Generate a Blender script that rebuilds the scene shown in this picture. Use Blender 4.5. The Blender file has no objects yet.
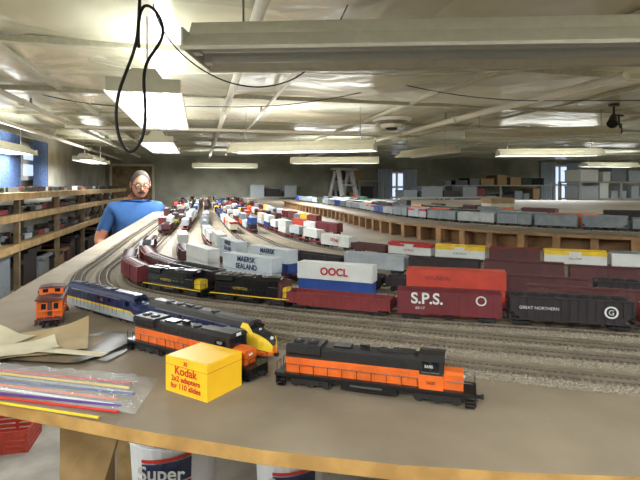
import bpy, math, random
from mathutils import Matrix, Vector, noise
random.seed(7)
CAM=1.60; TZ=1.37; CEIL=2.25
PW=.86
try: bpy.context.scene.view_settings.view_transform='Standard'
except Exception as e: print(e)
# ---------------------------------------------------------------- materials
def lin(c):
    return tuple(((x/255)/12.92 if x/255<=.04045 else ((x/255+.055)/1.055)**2.4) for x in c)+(1,)
MATS={}
def mat(name,rgb,rough=.5,metal=0,var=.15,scale=40,bump=0,emit=0,alpha=1,coat=0,rgb2=None,detail=4):
    if name in MATS: return MATS[name]
    m=bpy.data.materials.new(name); m.use_nodes=True
    nt=m.node_tree; b=nt.nodes['Principled BSDF']
    c=lin(rgb)
    b.inputs['Roughness'].default_value=rough; b.inputs['Metallic'].default_value=metal
    tc=nt.nodes.new('ShaderNodeTexCoord'); nz=nt.nodes.new('ShaderNodeTexNoise')
    nz.inputs['Scale'].default_value=scale; nz.inputs['Detail'].default_value=detail
    nt.links.new(tc.outputs['Object'],nz.inputs['Vector'])
    rp=nt.nodes.new('ShaderNodeValToRGB'); nt.links.new(nz.outputs['Fac'],rp.inputs['Fac'])
    rp.color_ramp.elements[0].position=.35; rp.color_ramp.elements[1].position=.65
    if rgb2: c2=lin(rgb2); rp.color_ramp.elements[0].color=c2; rp.color_ramp.elements[1].color=c
    else:
        rp.color_ramp.elements[0].color=tuple(x*(1-var) for x in c[:3])+(1,)
        rp.color_ramp.elements[1].color=tuple(min(1,x*(1+var*.6)) for x in c[:3])+(1,)
    nt.links.new(rp.outputs['Color'],b.inputs['Base Color'])
    if bump:
        bp=nt.nodes.new('ShaderNodeBump'); bp.inputs['Strength'].default_value=bump; bp.inputs['Distance'].default_value=.01
        nt.links.new(nz.outputs['Fac'],bp.inputs['Height']); nt.links.new(bp.outputs['Normal'],b.inputs['Normal'])
    if emit:
        b.inputs['Emission Color'].default_value=c; b.inputs['Emission Strength'].default_value=emit
    if alpha<1: b.inputs['Alpha'].default_value=alpha
    if coat: b.inputs['Coat Weight'].default_value=coat
    MATS[name]=m; return m
mat('black',(18,18,20),.35); mat('black_roof',(36,33,33),.5); mat('orange',(224,104,34),.4)
mat('yellow',(228,192,48),.4); mat('navy',(26,38,80),.35); mat('steel',(150,148,142),.35,.8)
mat('silver',(164,167,168),.4,.3); mat('rail',(160,148,132),.35,.7)
mat('tie',(104,92,78),.9); mat('wheel',(60,52,48),.5,.4); mat('frame_dark',(32,30,30),.6)
mat('boxred',(106,36,42),.55); mat('brown',(84,46,46),.6); mat('darkbrown',(42,33,36),.6)
mat('oxide',(120,42,42),.6); mat('red',(174,36,38),.45); mat('redorange',(188,68,52),.45)
mat('white',(208,209,206),.45,var=.05); mat('cream',(200,193,172),.5); mat('grey',(124,131,136),.5)
mat('ltgrey',(164,170,175),.5); mat('maersk',(188,196,202),.5,var=.04); mat('blue',(44,74,142),.45); mat('teal',(44,104,106),.45)
mat('green',(44,82,60),.5); mat('dkgreen',(34,52,42),.5); mat('glassdark',(18,22,28),.12)
mat('kodak',(244,190,34),.45,var=.04); mat('kodakred',(200,44,34),.5)
mat('coal',(20,20,20),.9,bump=.5,scale=300)
mat('bal',(160,149,131),.95,rgb2=(114,104,90),scale=420,bump=.6,detail=6)
mat('table',(146,132,112),.7,rgb2=(124,111,93),scale=9,bump=.12,detail=14)
mat('plyedge',(192,150,86),.6,rgb2=(156,118,64),scale=30)
mat('wood',(178,148,100),.6,rgb2=(146,116,74),scale=12); mat('woodold',(138,120,90),.7,rgb2=(104,88,64),scale=9)
mat('fasc',(152,114,76),.75,rgb2=(112,82,52),scale=16)
mat('concrete',(176,171,160),.8,rgb2=(148,143,133),scale=5,bump=.1)
mat('wallp',(178,176,162),.7,rgb2=(150,147,134),scale=3)
mat('wallback',(176,175,160),.7,rgb2=(138,138,124),scale=2)
mat('pipe',(232,229,216),.35,var=.04); mat('batten',(190,187,166),.4)
mat('hood',(228,223,206),.35,var=.05); mat('tubeoff',(200,204,200),.3,var=.03)
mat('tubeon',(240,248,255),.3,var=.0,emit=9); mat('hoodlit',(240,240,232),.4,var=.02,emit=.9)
mat('skin',(196,136,108),.5,var=.05); mat('shirt',(50,92,148),.85,scale=14,var=.12); mat('jeans',(48,58,84),.9)
mat('shoe',(40,34,30),.7); mat('hair',(66,56,48),.8,scale=120,var=.3); mat('lip',(140,78,70),.5)
mat('eyew',(225,225,220),.3,var=.0)
mat('paper',(178,156,118),.8,rgb2=(160,138,102),scale=18); mat('paperdk',(92,86,76),.4,rgb2=(72,66,58),scale=20)
mat('paperlt',(198,188,160),.8,var=.05)
mat('plastic',(222,226,230),.06,alpha=.26,var=.02,bump=.6,scale=70); mat('purple',(90,50,130),.5)
mat('curtain_blue',(90,114,160),.9,var=.2); mat('daylight',(205,220,245),.5,var=.02,emit=1.1)
mat('curtain_white',(180,190,205),.9); mat('bucket',(222,224,230),.4,var=.03)
mat('card',(156,128,92),.85); mat('cable',(14,14,14),.5); mat('shelfgrey',(150,150,146),.6)
# glossy sagging painted ceiling sheet
def ceil_mat():
    m=bpy.data.materials.new('ceiling_sheet'); m.use_nodes=True; nt=m.node_tree; b=nt.nodes['Principled BSDF']
    N=nt.nodes.new; Lk=nt.links.new
    tc=N('ShaderNodeTexCoord')
    n1=N('ShaderNodeTexNoise'); n1.inputs['Scale'].default_value=.9; n1.inputs['Detail'].default_value=4; n1.inputs['Distortion'].default_value=.4
    Lk(tc.outputs['Object'],n1.inputs['Vector'])
    r=N('ShaderNodeValToRGB'); Lk(n1.outputs['Fac'],r.inputs['Fac'])
    e=r.color_ramp.elements; e[0].position=.32; e[0].color=lin((198,196,172)); e[1].position=.68; e[1].color=lin((236,234,218))
    x=e.new(.5); x.color=lin((220,218,198))
    vo=N('ShaderNodeTexVoronoi'); vo.inputs['Scale'].default_value=.75; vo.distance='CHEBYCHEV'
    Lk(tc.outputs['Object'],vo.inputs['Vector'])
    sep=N('ShaderNodeSeparateColor'); Lk(vo.outputs['Color'],sep.inputs['Color'])
    r2=N('ShaderNodeValToRGB'); Lk(sep.outputs['Red'],r2.inputs['Fac']); r2.color_ramp.interpolation='CONSTANT'
    r2.color_ramp.elements[0].color=(.66,.65,.58,1); r2.color_ramp.elements[1].position=.25; r2.color_ramp.elements[1].color=(1,1,1,1)
    q=r2.color_ramp.elements.new(.75); q.color=(.86,.83,.72,1)
    mx=N('ShaderNodeMix'); mx.data_type='RGBA'; mx.blend_type='MULTIPLY'; mx.inputs[0].default_value=.75
    Lk(r.outputs['Color'],mx.inputs[6]); Lk(r2.outputs['Color'],mx.inputs[7]); Lk(mx.outputs[2],b.inputs['Base Color'])
    b.inputs['Roughness'].default_value=.2
    n2=N('ShaderNodeTexNoise'); n2.inputs['Scale'].default_value=2.2; n2.inputs['Detail'].default_value=2; n2.inputs['Distortion'].default_value=.6
    Lk(tc.outputs['Object'],n2.inputs['Vector'])
    bp=N('ShaderNodeBump'); bp.inputs['Strength'].default_value=.42; bp.inputs['Distance'].default_value=.07
    Lk(n2.outputs['Fac'],bp.inputs['Height']); Lk(bp.outputs['Normal'],b.inputs['Normal'])
    MATS['ceil']=m
ceil_mat()
# ---------------------------------------------------------------- mesh builder
class MB:
    def __init__(s): s.v=[];s.f=[];s.m=[];s.names=[];s.M=Matrix.Identity(4)
    def mi(s,n):
        if n not in s.names: s.names.append(n)
        return s.names.index(n)
    def add(s,vs,fs,ms):
        o=len(s.v)
        for v in vs: s.v.append(tuple(s.M@Vector(v)))
        for i,f in enumerate(fs):
            s.f.append([o+k for k in f]); s.m.append(s.mi(ms if isinstance(ms,str) else ms[i]))
    def box(s,x0,x1,y0,y1,z0,z1,m):
        s.add([(x0,y0,z0),(x1,y0,z0),(x1,y1,z0),(x0,y1,z0),(x0,y0,z1),(x1,y0,z1),(x1,y1,z1),(x0,y1,z1)],
          [(0,3,2,1),(4,5,6,7),(0,1,5,4),(1,2,6,5),(2,3,7,6),(3,0,4,7)],m)
    def cbox(s,c,d,m): s.box(c[0]-d[0]/2,c[0]+d[0]/2,c[1]-d[1]/2,c[1]+d[1]/2,c[2]-d[2]/2,c[2]+d[2]/2,m)
    def cyl(s,p,q,r,m,n=10,r2=None,cap=True):
        p=Vector(p);q=Vector(q); d=(q-p).normalized(); a=d.orthogonal().normalized(); b=d.cross(a)
        r2=r if r2 is None else r2; vs=[]
        for k in range(n):
            t=2*math.pi*k/n; vs.append(p+(a*math.cos(t)+b*math.sin(t))*r)
        for k in range(n):
            t=2*math.pi*k/n; vs.append(q+(a*math.cos(t)+b*math.sin(t))*r2)
        fs=[(k,(k+1)%n,n+(k+1)%n,n+k) for k in range(n)]
        if cap: fs+= [tuple(range(n-1,-1,-1)),tuple(range(n,2*n))]
        s.add(vs,fs,m)
    def loft(s,secs,m,closed=True,cap=True):
        n=len(secs[0]); vs=[v for q in secs for v in q]; fs=[];ms=[]
        for i in range(len(secs)-1):
            for k in range(n if closed else n-1):
                fs.append((i*n+k,i*n+(k+1)%n,(i+1)*n+(k+1)%n,(i+1)*n+k)); ms.append(m if isinstance(m,str) else m[k])
        if cap and closed:
            mm=m if isinstance(m,str) else m[0]
            fs.append(tuple(range(n-1,-1,-1))); ms.append(mm)
            fs.append(tuple(range((len(secs)-1)*n,len(secs)*n))); ms.append(mm)
        s.add(vs,fs,ms)
    def prism(s,prof,x0,x1,m): s.loft([[(x0,y,z) for y,z in prof],[(x1,y,z) for y,z in prof]],m)
    def sph(s,c,r,m,n=12,k=8):
        r=(r,r,r) if not hasattr(r,'__len__') else r
        secs=[]
        for i in range(k+1):
            t=-math.pi/2+math.pi*i/k; rr=max(.001,math.cos(t))
            secs.append([(c[0]+r[0]*rr*math.cos(2*math.pi*j/n),c[1]+r[1]*rr*math.sin(2*math.pi*j/n),c[2]+r[2]*math.sin(t)) for j in range(n)])
        s.loft(secs,m)
    def obj(s,name,Mw=None,parent=None,smooth=False):
        me=bpy.data.meshes.new(name); me.from_pydata(s.v,[],s.f)
        for n in s.names: me.materials.append(MATS[n])
        me.polygons.foreach_set('material_index',s.m)
        if smooth: me.polygons.foreach_set('use_smooth',[True]*len(s.f))
        me.update()
        o=bpy.data.objects.new(name,me); bpy.context.collection.objects.link(o)
        if Mw is not None: o.matrix_world=Mw
        if parent: o.parent=parent
        return o
def empty(name,loc=(0,0,0)):
    o=bpy.data.objects.new(name,None); bpy.context.collection.objects.link(o); o.location=loc; o.empty_display_size=.1; return o
def lettering(parent,txt,x,y,z,size,m,rot=(math.pi/2,0,0),sx=1,name='lettering',bold=0):
    cu=bpy.data.curves.new(name,'FONT'); cu.body=txt; cu.size=size; cu.align_x='CENTER'; cu.align_y='CENTER'; cu.extrude=.00008; cu.offset=bold
    cu.materials.append(MATS[m]); o=bpy.data.objects.new(name,cu); bpy.context.collection.objects.link(o)
    o.parent=parent; o.location=(x,y,z); o.rotation_euler=rot; o.scale=(sx,1,1); return o
# ---------------------------------------------------------------- tracks
def spline(pts,n=20):
    P=[Vector((a,b)) for a,b in pts]; P=[P[0]*2-P[1]]+P+[P[-1]*2-P[-2]]; out=[]
    for i in range(1,len(P)-2):
        p0,p1,p2,p3=P[i-1:i+3]
        t0=0;t1=t0+max(1e-4,(p1-p0).length**.5);t2=t1+max(1e-4,(p2-p1).length**.5);t3=t2+max(1e-4,(p3-p2).length**.5)
        for k in range(n):
            t=t1+(t2-t1)*k/n
            A1=p0*((t1-t)/(t1-t0))+p1*((t-t0)/(t1-t0)); A2=p1*((t2-t)/(t2-t1))+p2*((t-t1)/(t2-t1)); A3=p2*((t3-t)/(t3-t2))+p3*((t-t2)/(t3-t2))
            B1=A1*((t2-t)/(t2-t0))+A2*((t-t0)/(t2-t0)); B2=A2*((t3-t)/(t3-t1))+A3*((t-t1)/(t3-t1))
            out.append(B1*((t2-t)/(t2-t1))+B2*((t-t1)/(t2-t1)))
    out.append(P[-2]); return out
class Track:
    def __init__(s,pts,z=TZ,raw=False):
        s.p=pts if raw else spline(pts); s.z=z; s.s=[0]
        for i in range(1,len(s.p)): s.s.append(s.s[-1]+(s.p[i]-s.p[i-1]).length)
        s.L=s.s[-1]
    def at(s,d):
        d=max(0,min(s.L-1e-5,d)); lo,hi=0,len(s.s)-1
        while hi-lo>1:
            m=(lo+hi)//2
            if s.s[m]<=d: lo=m
            else: hi=m
        t=(d-s.s[lo])/max(1e-9,s.s[hi]-s.s[lo]); return s.p[lo].lerp(s.p[hi],t)
    def tan(s,d): return (s.at(d+.004)-s.at(d-.004)).normalized()
    def sx(s,X):
        for i in range(len(s.p)):
            if s.p[i].x<=X: return s.s[i]
        return s.L
    def sy(s,Y):
        for i in range(len(s.p)):
            if s.p[i].y>=Y and s.p[i].x<.9: return s.s[i]
        return s.L
    def M(s,d,L):
        a=s.at(d-L*.33); b=s.at(d+L*.33); c=(a+b)/2; t=(a-b).normalized()
        return Matrix.Translation((c.x,c.y,s.z+.0092))@Matrix.Rotation(math.atan2(t.y,t.x),4,'Z')
    def offset(s,o,a=0,b=None):
        out=[]; d=a; b=s.L if b is None else b
        while d<b:
            t=s.tan(d); q=s.at(d); out.append(q+Vector((t.y,-t.x))*o); d+=.03
        return Track(out,s.z,raw=True)
    def build(s):
        mb=MB(); ds=[]; d=0
        while d<s.L: ds.append(d); d+=.02 if s.at(d).y<2.5 else .1
        def strip(prof,m):
            secs=[]
            for d in ds:
                q=s.at(d);t=s.tan(d);n=Vector((t.y,-t.x)); secs.append([(q.x+n.x*y,q.y+n.y*y,s.z+z) for y,z in prof])
            mb.loft(secs,m)
        strip([(-.031,.0002),(-.0195,.005),(.0195,.005),(.031,.0002)],'bal')
        for g in (-.00825,.00825): strip([(g-.0006,.006),(g-.0006,.0092),(g+.0006,.0092),(g+.0006,.006)],'rail')
        d=.004
        while d<s.L:
            q=s.at(d)
            if q.y<3.2:
                t=s.tan(d); mb.M=Matrix.Translation((q.x,q.y,s.z))@Matrix.Rotation(math.atan2(t.y,t.x),4,'Z')
                mb.box(-.0014,.0014,-.0155,.0155,.0045,.0062,'tie')
            d+=.0078 if q.y<2 else .02
        mb.M=Matrix.Identity(4)
        return mb.obj('railroad_track')
T0=Track([(.8,.52),(.45,.625),(.2,.70),(0,.77),(-.18,.84),(-.36,.93),(-.5,1.05),(-.6,1.25),(-.66,1.5),(-.78,2.0),(-1.19,3.83),(-2.19,8)])
T1=T0.offset(.055)
TF=Track([(.8,.44),(.45,.545),(.25,.605),(.1,.66),(0,.705),(-.12,.77),(-.25,.845)])
TL=T0.offset(.115,T0.sx(-.02))
R1=Track([(.8,.63),(.481,.752),(.3,.80),(.134,.84),(-.054,.915),(-.186,1.0),(-.33,1.14),(-.44,1.3),(-.52,1.5),(-.6,1.8),(-.70,2.3),(-1.03,3.83),(-2.03,8)])
R2=Track([(.9,.70),(.6,.80),(.32,.885),(.148,.93),(0,.985),(-.12,1.06),(-.25,1.18),(-.35,1.34),(-.44,1.6),(-.58,2.1),(-.95,3.83),(-1.95,8)])
R3=Track([(1.2,.70),(.9,.80),(.6,.89),(.35,.98),(.15,1.05),(0,1.12),(-.12,1.22),(-.24,1.38),(-.34,1.65),(-.48,2.1),(-.87,3.83),(-1.87,8)])
R4=Track([(1.4,.8),(.9,.97),(.6,1.07),(.35,1.17),(.15,1.27),(0,1.38),(-.12,1.52),(-.22,1.75),(-.35,2.15),(-.78,3.83),(-1.78,8)])
R45=Track([(1.5,.93),(.9,1.12),(.6,1.22),(.35,1.32),(.15,1.43),(.02,1.56),(-.1,1.75),(-.2,2.0),(-.33,2.4),(-.71,3.83),(-1.71,8)])
R5=Track([(1.6,1.10),(1.2,1.19),(.776,1.31),(.45,1.43),(.256,1.54),(.036,1.78),(-.12,2.1),(-.28,2.6),(-.63,3.83),(-1.63,8)])
R6=Track([(.1,2.2),(.0,2.35),(-.18,2.8),(-.5,3.83),(-1.5,8)])
R7=Track([(0,2.75),(-.14,3.15),(-.38,3.95),(-1.38,8)])
DZ=TZ+.065
K1=Track([(1.8,1.45),(1.05,1.67),(.68,1.95),(.42,2.4),(.27,3.1),(0,4.2),(-.3,5.2)],DZ)
K2=K1.offset(.075); K3=K1.offset(.22); K4=K1.offset(.45)
for t in (T0,T1,TF,TL,R1,R2,R3,R4,R45,R5,R6,R7,K1,K2,K3,K4): t.build()
# ---------------------------------------------------------------- rolling stock
def trucks(mb,x,axles=2,sp=.019,m='frame_dark'):
    h=(axles-1)*sp/2
    for i in range(axles):
        xx=x-h+i*sp
        for y in (-.0085,.0085): mb.cyl((xx,y-.001,.0055),(xx,y+.001,.0055),.0055,'wheel',12)
        mb.cyl((xx,-.012,.0055),(xx,.012,.0055),.0012,'wheel',6)
        for y in (-.0122,.0122): mb.cbox((xx,y,.006),(.005,.0022,.0045),m)
    for y in (-.0122,.0122):
        mb.box(x-h-.003,x+h+.003,y-.001,y+.001,.0048,.0078,m); mb.box(x-.004,x+.004,y-.0013,y+.0013,.003,.0085,m)
    mb.box(x-.004,x+.004,-.0115,.0115,.006,.011,m)
def coupler(mb,L):
    for sg in (-1,1):
        mb.cbox((sg*(L/2+.001),0,.0085),(.008,.003,.003),'frame_dark'); mb.cbox((sg*(L/2+.0045),.0008,.0085),(.003,.0045,.004),'frame_dark')
def boxcar(mb,L,c='boxred',roof=None,H=.047,W=.034,rib=0,door=True,band=None):
    roof=roof or c; w=W/2; z0=.0125
    mb.box(-L/2,L/2,-w,w,z0,H-.003,c)
    if band:
        mb.box(-L/2-.0003,L/2+.0003,-w-.0009,w+.0009,H-.013,H-.0034,band)
    mb.prism([(-w-.0006,H-.0035),(w+.0006,H-.0035),(w+.0006,H-.0022),(0,H),(-w-.0006,H-.0022)],-L/2,L/2,roof)
    mb.box(-L/2,L/2,-.003,.003,H,H+.0012,roof)
    n=int(L/.012)
    for i in range(1,n):
        x=-L/2+L*i/n; mb.box(x-.0004,x+.0004,-w,w,H-.0022,H-.0004,roof)
        if not(door and abs(x)<.018):
            for y in (-w,w): mb.box(x-.0005,x+.0005,y-.0006,y+.0006,z0,H-.004,c)
    if door:
        for sg in (-1,1):
            y=sg*w; mb.box(-.014,.014,min(y,y+sg*.0014),max(y,y+sg*.0014),z0+.001,H-.005,c)
            mb.box(-.03,.02,min(y,y+sg*.002),max(y,y+sg*.002),H-.0052,H-.0042,c); mb.box(-.03,.02,min(y,y+sg*.002),max(y,y+sg*.002),z0-.0006,z0+.0008,c)
            for x in (-.0145,.0005,.0135): mb.box(x,x+.001,min(y,y+sg*.0021),max(y,y+sg*.0021),z0+.001,H-.005,c)
            for k in range(4): mb.box(-.013,.013,min(y,y+sg*.0018),max(y,y+sg*.0018),z0+.006+k*.007,z0+.0066+k*.007,c)
    for sg in (-1,1):
        for e in (-1,1):
            for k in range(6 if e*sg>0 else 3):
                x=e*(L/2-.004); mb.box(x-.003,x+.003,sg*(w+.0012)-.0003,sg*(w+.0012)+.0003,z0+.002+k*.0045,z0+.0026+k*.0045,c)
    mb.box(-L/2+.004,L/2-.004,-.004,.004,.0085,z0,'frame_dark')
    for y in (-w,w): mb.box(-L/2,L/2,y-.0003,y+.0003,z0-.002,z0,c)
    mb.box(-.012,.008,-.01,-.004,.005,z0,'frame_dark')
    trucks(mb,-L/2+.022);trucks(mb,L/2-.022);coupler(mb,L)
def gondola(mb,L,c='boxred',H=.030,W=.035,load=None):
    w=W/2;z0=.0115
    mb.box(-L/2,L/2,-w,w,z0,z0+.0015,c)
    for y in (-w,w):
        mb.box(-L/2,L/2,y-.0006,y+.0006,z0,H,c); mb.box(-L/2,L/2,y-.0013,y+.0013,H-.001,H+.0006,c)
        n=15
        for i in range(n+1):
            x=-L/2+L*i/n; mb.box(x-.0009,x+.0009,y-.0018,y+.0018,z0-.001,H,c)
        mb.box(-L/2+.02,L/2-.02,y-.0008,y+.0008,z0-.003,z0,c)
    for x in (-L/2,L/2-.001):
        mb.box(x,x+.001,-w,w,z0,H,c)
        for k in range(3): mb.box(x-.0005,x+.0015,-w,w,z0+.003+k*.005,z0+.004+k*.005,c)
    if load: mb.box(-L/2+.004,L/2-.004,-w+.003,w-.003,z0,H-.002,load)
    trucks(mb,-L/2+.022);trucks(mb,L/2-.022);coupler(mb,L)
def hopper(mb,L,c='darkbrown',H=.047,W=.036,covered=False):
    w=W/2; e=.018
    mb.loft([[(-L/2+.003,y,z) for y,z in ((-w,.026),(w,.026),(w,H),(-w,H))],[(-L/2+e,y,z) for y,z in ((-w,.0135),(w,.0135),(w,H),(-w,H))],
             [(L/2-e,y,z) for y,z in ((-w,.0135),(w,.0135),(w,H),(-w,H))],[(L/2-.003,y,z) for y,z in ((-w,.026),(w,.026),(w,H),(-w,H))]],c)
    n=14
    for y in (-w,w):
        for i in range(n+1):
            x=-L/2+.004+(L-.008)*i/n; zb=.013 if abs(x)<L/2-e else .022
            mb.box(x-.0008,x+.0008,y-.0016,y+.0016,zb,H,c)
        mb.box(-L/2,L/2,y-.002,y+.002,H-.001,H+.001,c); mb.box(-L/2,L/2,y-.0014,y+.0014,.0115,.0138,c)
    for sg in (-1,1):
        mb.box(min(sg*L/2,sg*(L/2-.002)),max(sg*L/2,sg*(L/2-.002)),-w,w,.0105,.0145,c)
        for y in (-w+.001,w-.001): mb.cyl((sg*(L/2-.002),y,.013),(sg*(L/2-.002),y,H),.0008,c,6)
    for x in (-L*.17,L*.02,L*.2): mb.loft([[(x-.015,-w+.004,.014),(x+.015,-w+.004,.014),(x+.015,w-.004,.014),(x-.015,w-.004,.014)],[(x-.004,-.008,.004),(x+.004,-.008,.004),(x+.004,.008,.004),(x-.004,.008,.004)]],'frame_dark')
    if covered:
        mb.prism([(-w,H),(w,H),(w-.006,H+.004),(-w+.006,H+.004)],-L/2+.002,L/2-.002,c)
        mb.box(-L/2,L/2,-.004,.004,H+.004,H+.0055,'steel')
    else:
        for i in range(7):
            x=-L/2+.018+(L-.036)*i/6; mb.sph((x,0,H-.003),((L-.03)/11,w-.003,.007),'coal',10,6)
    trucks(mb,-L/2+.02);trucks(mb,L/2-.02);coupler(mb,L)
def container(mb,x0,x1,z,c,H=.030,W=.0285,ribs=True):
    w=W/2; mb.box(x0,x1,-w,w,z,z+H,c)
    if ribs:
        n=int((x1-x0)/.005)
        for i in range(n+1):
            x=x0+(x1-x0)*i/n; mb.box(x-.0008,x+.0008,-w-.0005,w+.0005,z+.0015,z+H-.0015,c)
    for y in (-w,w):
        for zz in (z,z+H-.0012): mb.box(x0,x1,y-.0008,y+.0008,zz,zz+.0012,c)
        for x in (x0,x1): mb.box(x-.0008,x+.0008,y-.0009,y+.0009,z,z+H,c)
    mb.box(x1,x1+.0006,-.0004,.0004,z,z+H,'steel')
def stackcar(mb,L,c1='blue',c2='white',frame='boxred'):
    e=.026
    for y in (-.0165,.0165):
        mb.box(-L/2+e,L/2-e,y-.001,y+.001,.005,.016,frame)
        for i in range(9):
            x=-L/2+e+(L-2*e)*i/8; mb.box(x-.0006,x+.0006,y-.002,y+.002,.005,.016,frame)
    mb.box(-L/2+e,L/2-e,-.016,.016,.004,.006,frame)
    for sg in (-1,1):
        a,b=sorted((sg*(L/2-e),sg*L/2)); mb.box(a,b,-.014,.014,.0115,.0145,frame); mb.box(a+.004,b-.004,-.010,.010,.0145,.0155,'steel')
    container(mb,-L/2+e+.002,L/2-e-.002,.0065,c1); 
    if c2: container(mb,-L/2+e,L/2-e,.0375,c2,H=.0315)
    trucks(mb,-L/2+.014);trucks(mb,L/2-.014);coupler(mb,L)
def flat_trailer(mb,L,c='white',frame='oxide'):
    mb.box(-L/2,L/2,-.0165,.0165,.0115,.0145,frame); mb.box(-L*.35,L*.35,-.006,.006,.006,.0115,frame)
    for y in (-.0165,.0165):
        for i in range(14): mb.box(-L/2+L*(i+.5)/14-.0006,-L/2+L*(i+.5)/14+.0006,y-.0012,y+.0012,.0115,.0145,frame)
    container(mb,-L/2+.012,L/2-.022,.026,c,H=.030,ribs=False)
    for x in (-L/2+.03,-L/2+.044):
        for y in (-.011,.011): mb.cyl((x,y-.003,.0195),(x,y+.003,.0195),.005,'black',12)
    mb.box(-L/2+.02,-L/2+.055,-.009,.009,.022,.026,'frame_dark')
    mb.box(L/2-.05,L/2-.046,-.008,.008,.0145,.026,'frame_dark')
    trucks(mb,-L/2+.02);trucks(mb,L/2-.02);coupler(mb,L)
def hood_loco(mb,L,top='black_roof',band='orange',fr='black',nose=None,axles=3,stripe=None,side=None):
    nose=nose or band
    h=.0115; z0=.0165; zb=.0335; zt=.0475
    mb.box(-L/2+.003,L/2-.003,-.0175,.0175,.0135,z0,fr)
    mb.box(-L/2+.012,L/2-.012,-.013,.013,.0095,.0135,fr)
    mb.box(-L/2+.003,L/2-.003,-.0179,-.0174,.0142,.0158,stripe or fr); mb.box(-L/2+.003,L/2-.003,.0174,.0179,.0142,.0158,stripe or fr)
    mb.prism([(-.0155,.0125),(-.0155,.006),(-.012,.0035),(.012,.0035),(.0155,.006),(.0155,.0125)],-L*.15,L*.13,fr)
    mb.cyl((-L*.1,-.0165,.0105),(L*.06,-.0165,.0105),.0025,'frame_dark',8)
    sp=.019 if axles==3 else .03
    for x in (-L*.315,L*.315):
        trucks(mb,x,axles,sp)
        for y in (-.0132,.0132):
            mb.box(x-.022,x+.022,y-.0009,y+.0009,.0085,.0105,'frame_dark')
            for q in (-.0095,.0095): mb.cyl((x+q,y-.001,.0065),(x+q,y+.001,.0065),.0022,'frame_dark',8)
    xa=-L/2+.012; xc=L*.235; xd=L*.345; xn=L*.435
    mb.prism([(-h,z0),(h,z0),(h,zb),(-h,zb)],xa,xc,band)
    mb.prism([(-h,zb),(h,zb),(h,zt-.003),(h-.003,zt),(-h+.003,zt),(-h,zt-.003)],xa,xc,top)
    mb.prism([(-h,zb+.003),(h,zb+.003),(h+.0045,zb+.0065),(h+.0045,zt),(h+.002,zt+.002),(-h-.002,zt+.002),(-h-.0045,zt),(-h-.0045,zb+.0065)],xa+.002,xa+.042,top)
    for y in (-h-.0048,h+.0048):
        for k in range(9): mb.box(xa+.005+k*.004,xa+.0075+k*.004,y-.0002,y+.0002,zb+.007,zt-.001,'frame_dark')
    for x in (xa+.012,xa+.029): mb.cyl((x,0,zt+.0015),(x,0,zt+.0035),.0065,'frame_dark',18); mb.cyl((x,0,zt+.0035),(x,0,zt+.0042),.002,'steel',8)
    mb.box(xa+.055,xa+.075,-.007,.007,zt,zt+.002,fr); mb.box(xa+.085,xa+.095,-.003,.003,zt,zt+.0045,fr)
    mb.cyl((xa+.11,0,zt),(xa+.11,0,zt+.002),.006,'frame_dark',14); mb.box(xc-.03,xc-.006,-.008,.008,zt,zt+.0022,top)
    n=int((xc-xa-.05)/.0085)
    for sg in (-1,1):
        y=sg*h
        for i in range(n):
            x=xa+.046+i*.0085; mb.box(x,x+.0074,y-.0005,y+.0005,z0+.002,zb-.002,band)
            mb.box(x+.0064,x+.0069,y-.0009,y+.0009,z0+.008,z0+.011,'steel')
            mb.box(x,x+.0074,y-.0004,y+.0004,zb+.0015,zt-.004,top)
            if i%3==1:
                for k in range(4): mb.box(x+.0008,x+.0066,y-.0008,y+.0008,zb+.002+k*.0017,zb+.0028+k*.0017,'frame_dark')
        for k in range(6): mb.box(xa+.004,xa+.036,y-.0006,y+.0006,z0+.004+k*.0022,z0+.005+k*.0022,band)
    cw=.0165
    mb.prism([(-cw,z0),(cw,z0),(cw,zb-.002),(-cw,zb-.002)],xc,xd,band)
    mb.prism([(-cw,zb-.002),(cw,zb-.002),(cw,zt-.001),(cw-.005,zt+.003),(0,zt+.0042),(-cw+.005,zt+.003),(-cw,zt-.001)],xc,xd,top)
    mb.prism([(-cw-.0008,zt-.0012),(cw+.0008,zt-.0012),(cw-.005,zt+.0038),(0,zt+.005),(-cw+.005,zt+.0038)],xc-.001,xd+.0015,top)
    for sg in (-1,1):
        for a,b in ((.003,.0105),(.0125,.020)):
            mb.box(xc+a,xc+b,sg*cw-.0005,sg*cw+.0005,zb+.0015,zt-.0022,'glassdark')
            mb.box(xc+a-.0007,xc+b+.0007,sg*cw-.0009,sg*cw+.0009,zb+.0004,zb+.0013,'steel')
        mb.box(xd-.0002,xd+.0006,sg*.0095-.004,sg*.0095+.004,zb,zt-.003,'glassdark')
        mb.box(xd-.0002,xd+.0006,sg*.0025-.0018,sg*.0025+.0018,zb+.004,zt-.001,'glassdark')
    mb.box(xd,xd+.002,-.004,.004,zt-.0005,zt+.003,'white')
    hn=.0105
    mb.prism([(-hn,z0),(hn,z0),(hn,zb-.002),(hn-.003,zb+.001),(-hn+.003,zb+.001),(-hn,zb-.002)],xd,xn,nose)
    mb.cyl((xn,-.0018,zb-.006),(xn+.0012,-.0018,zb-.006),.0014,'white',10); mb.cyl((xn,.0018,zb-.006),(xn+.0012,.0018,zb-.006),.0014,'white',10)
    mb.cyl((xa,-.0018,zt-.004),(xa-.0012,-.0018,zt-.004),.0014,'white',10); mb.cyl((xa,.0018,zt-.004),(xa-.0012,.0018,zt-.004),.0014,'white',10)
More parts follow.
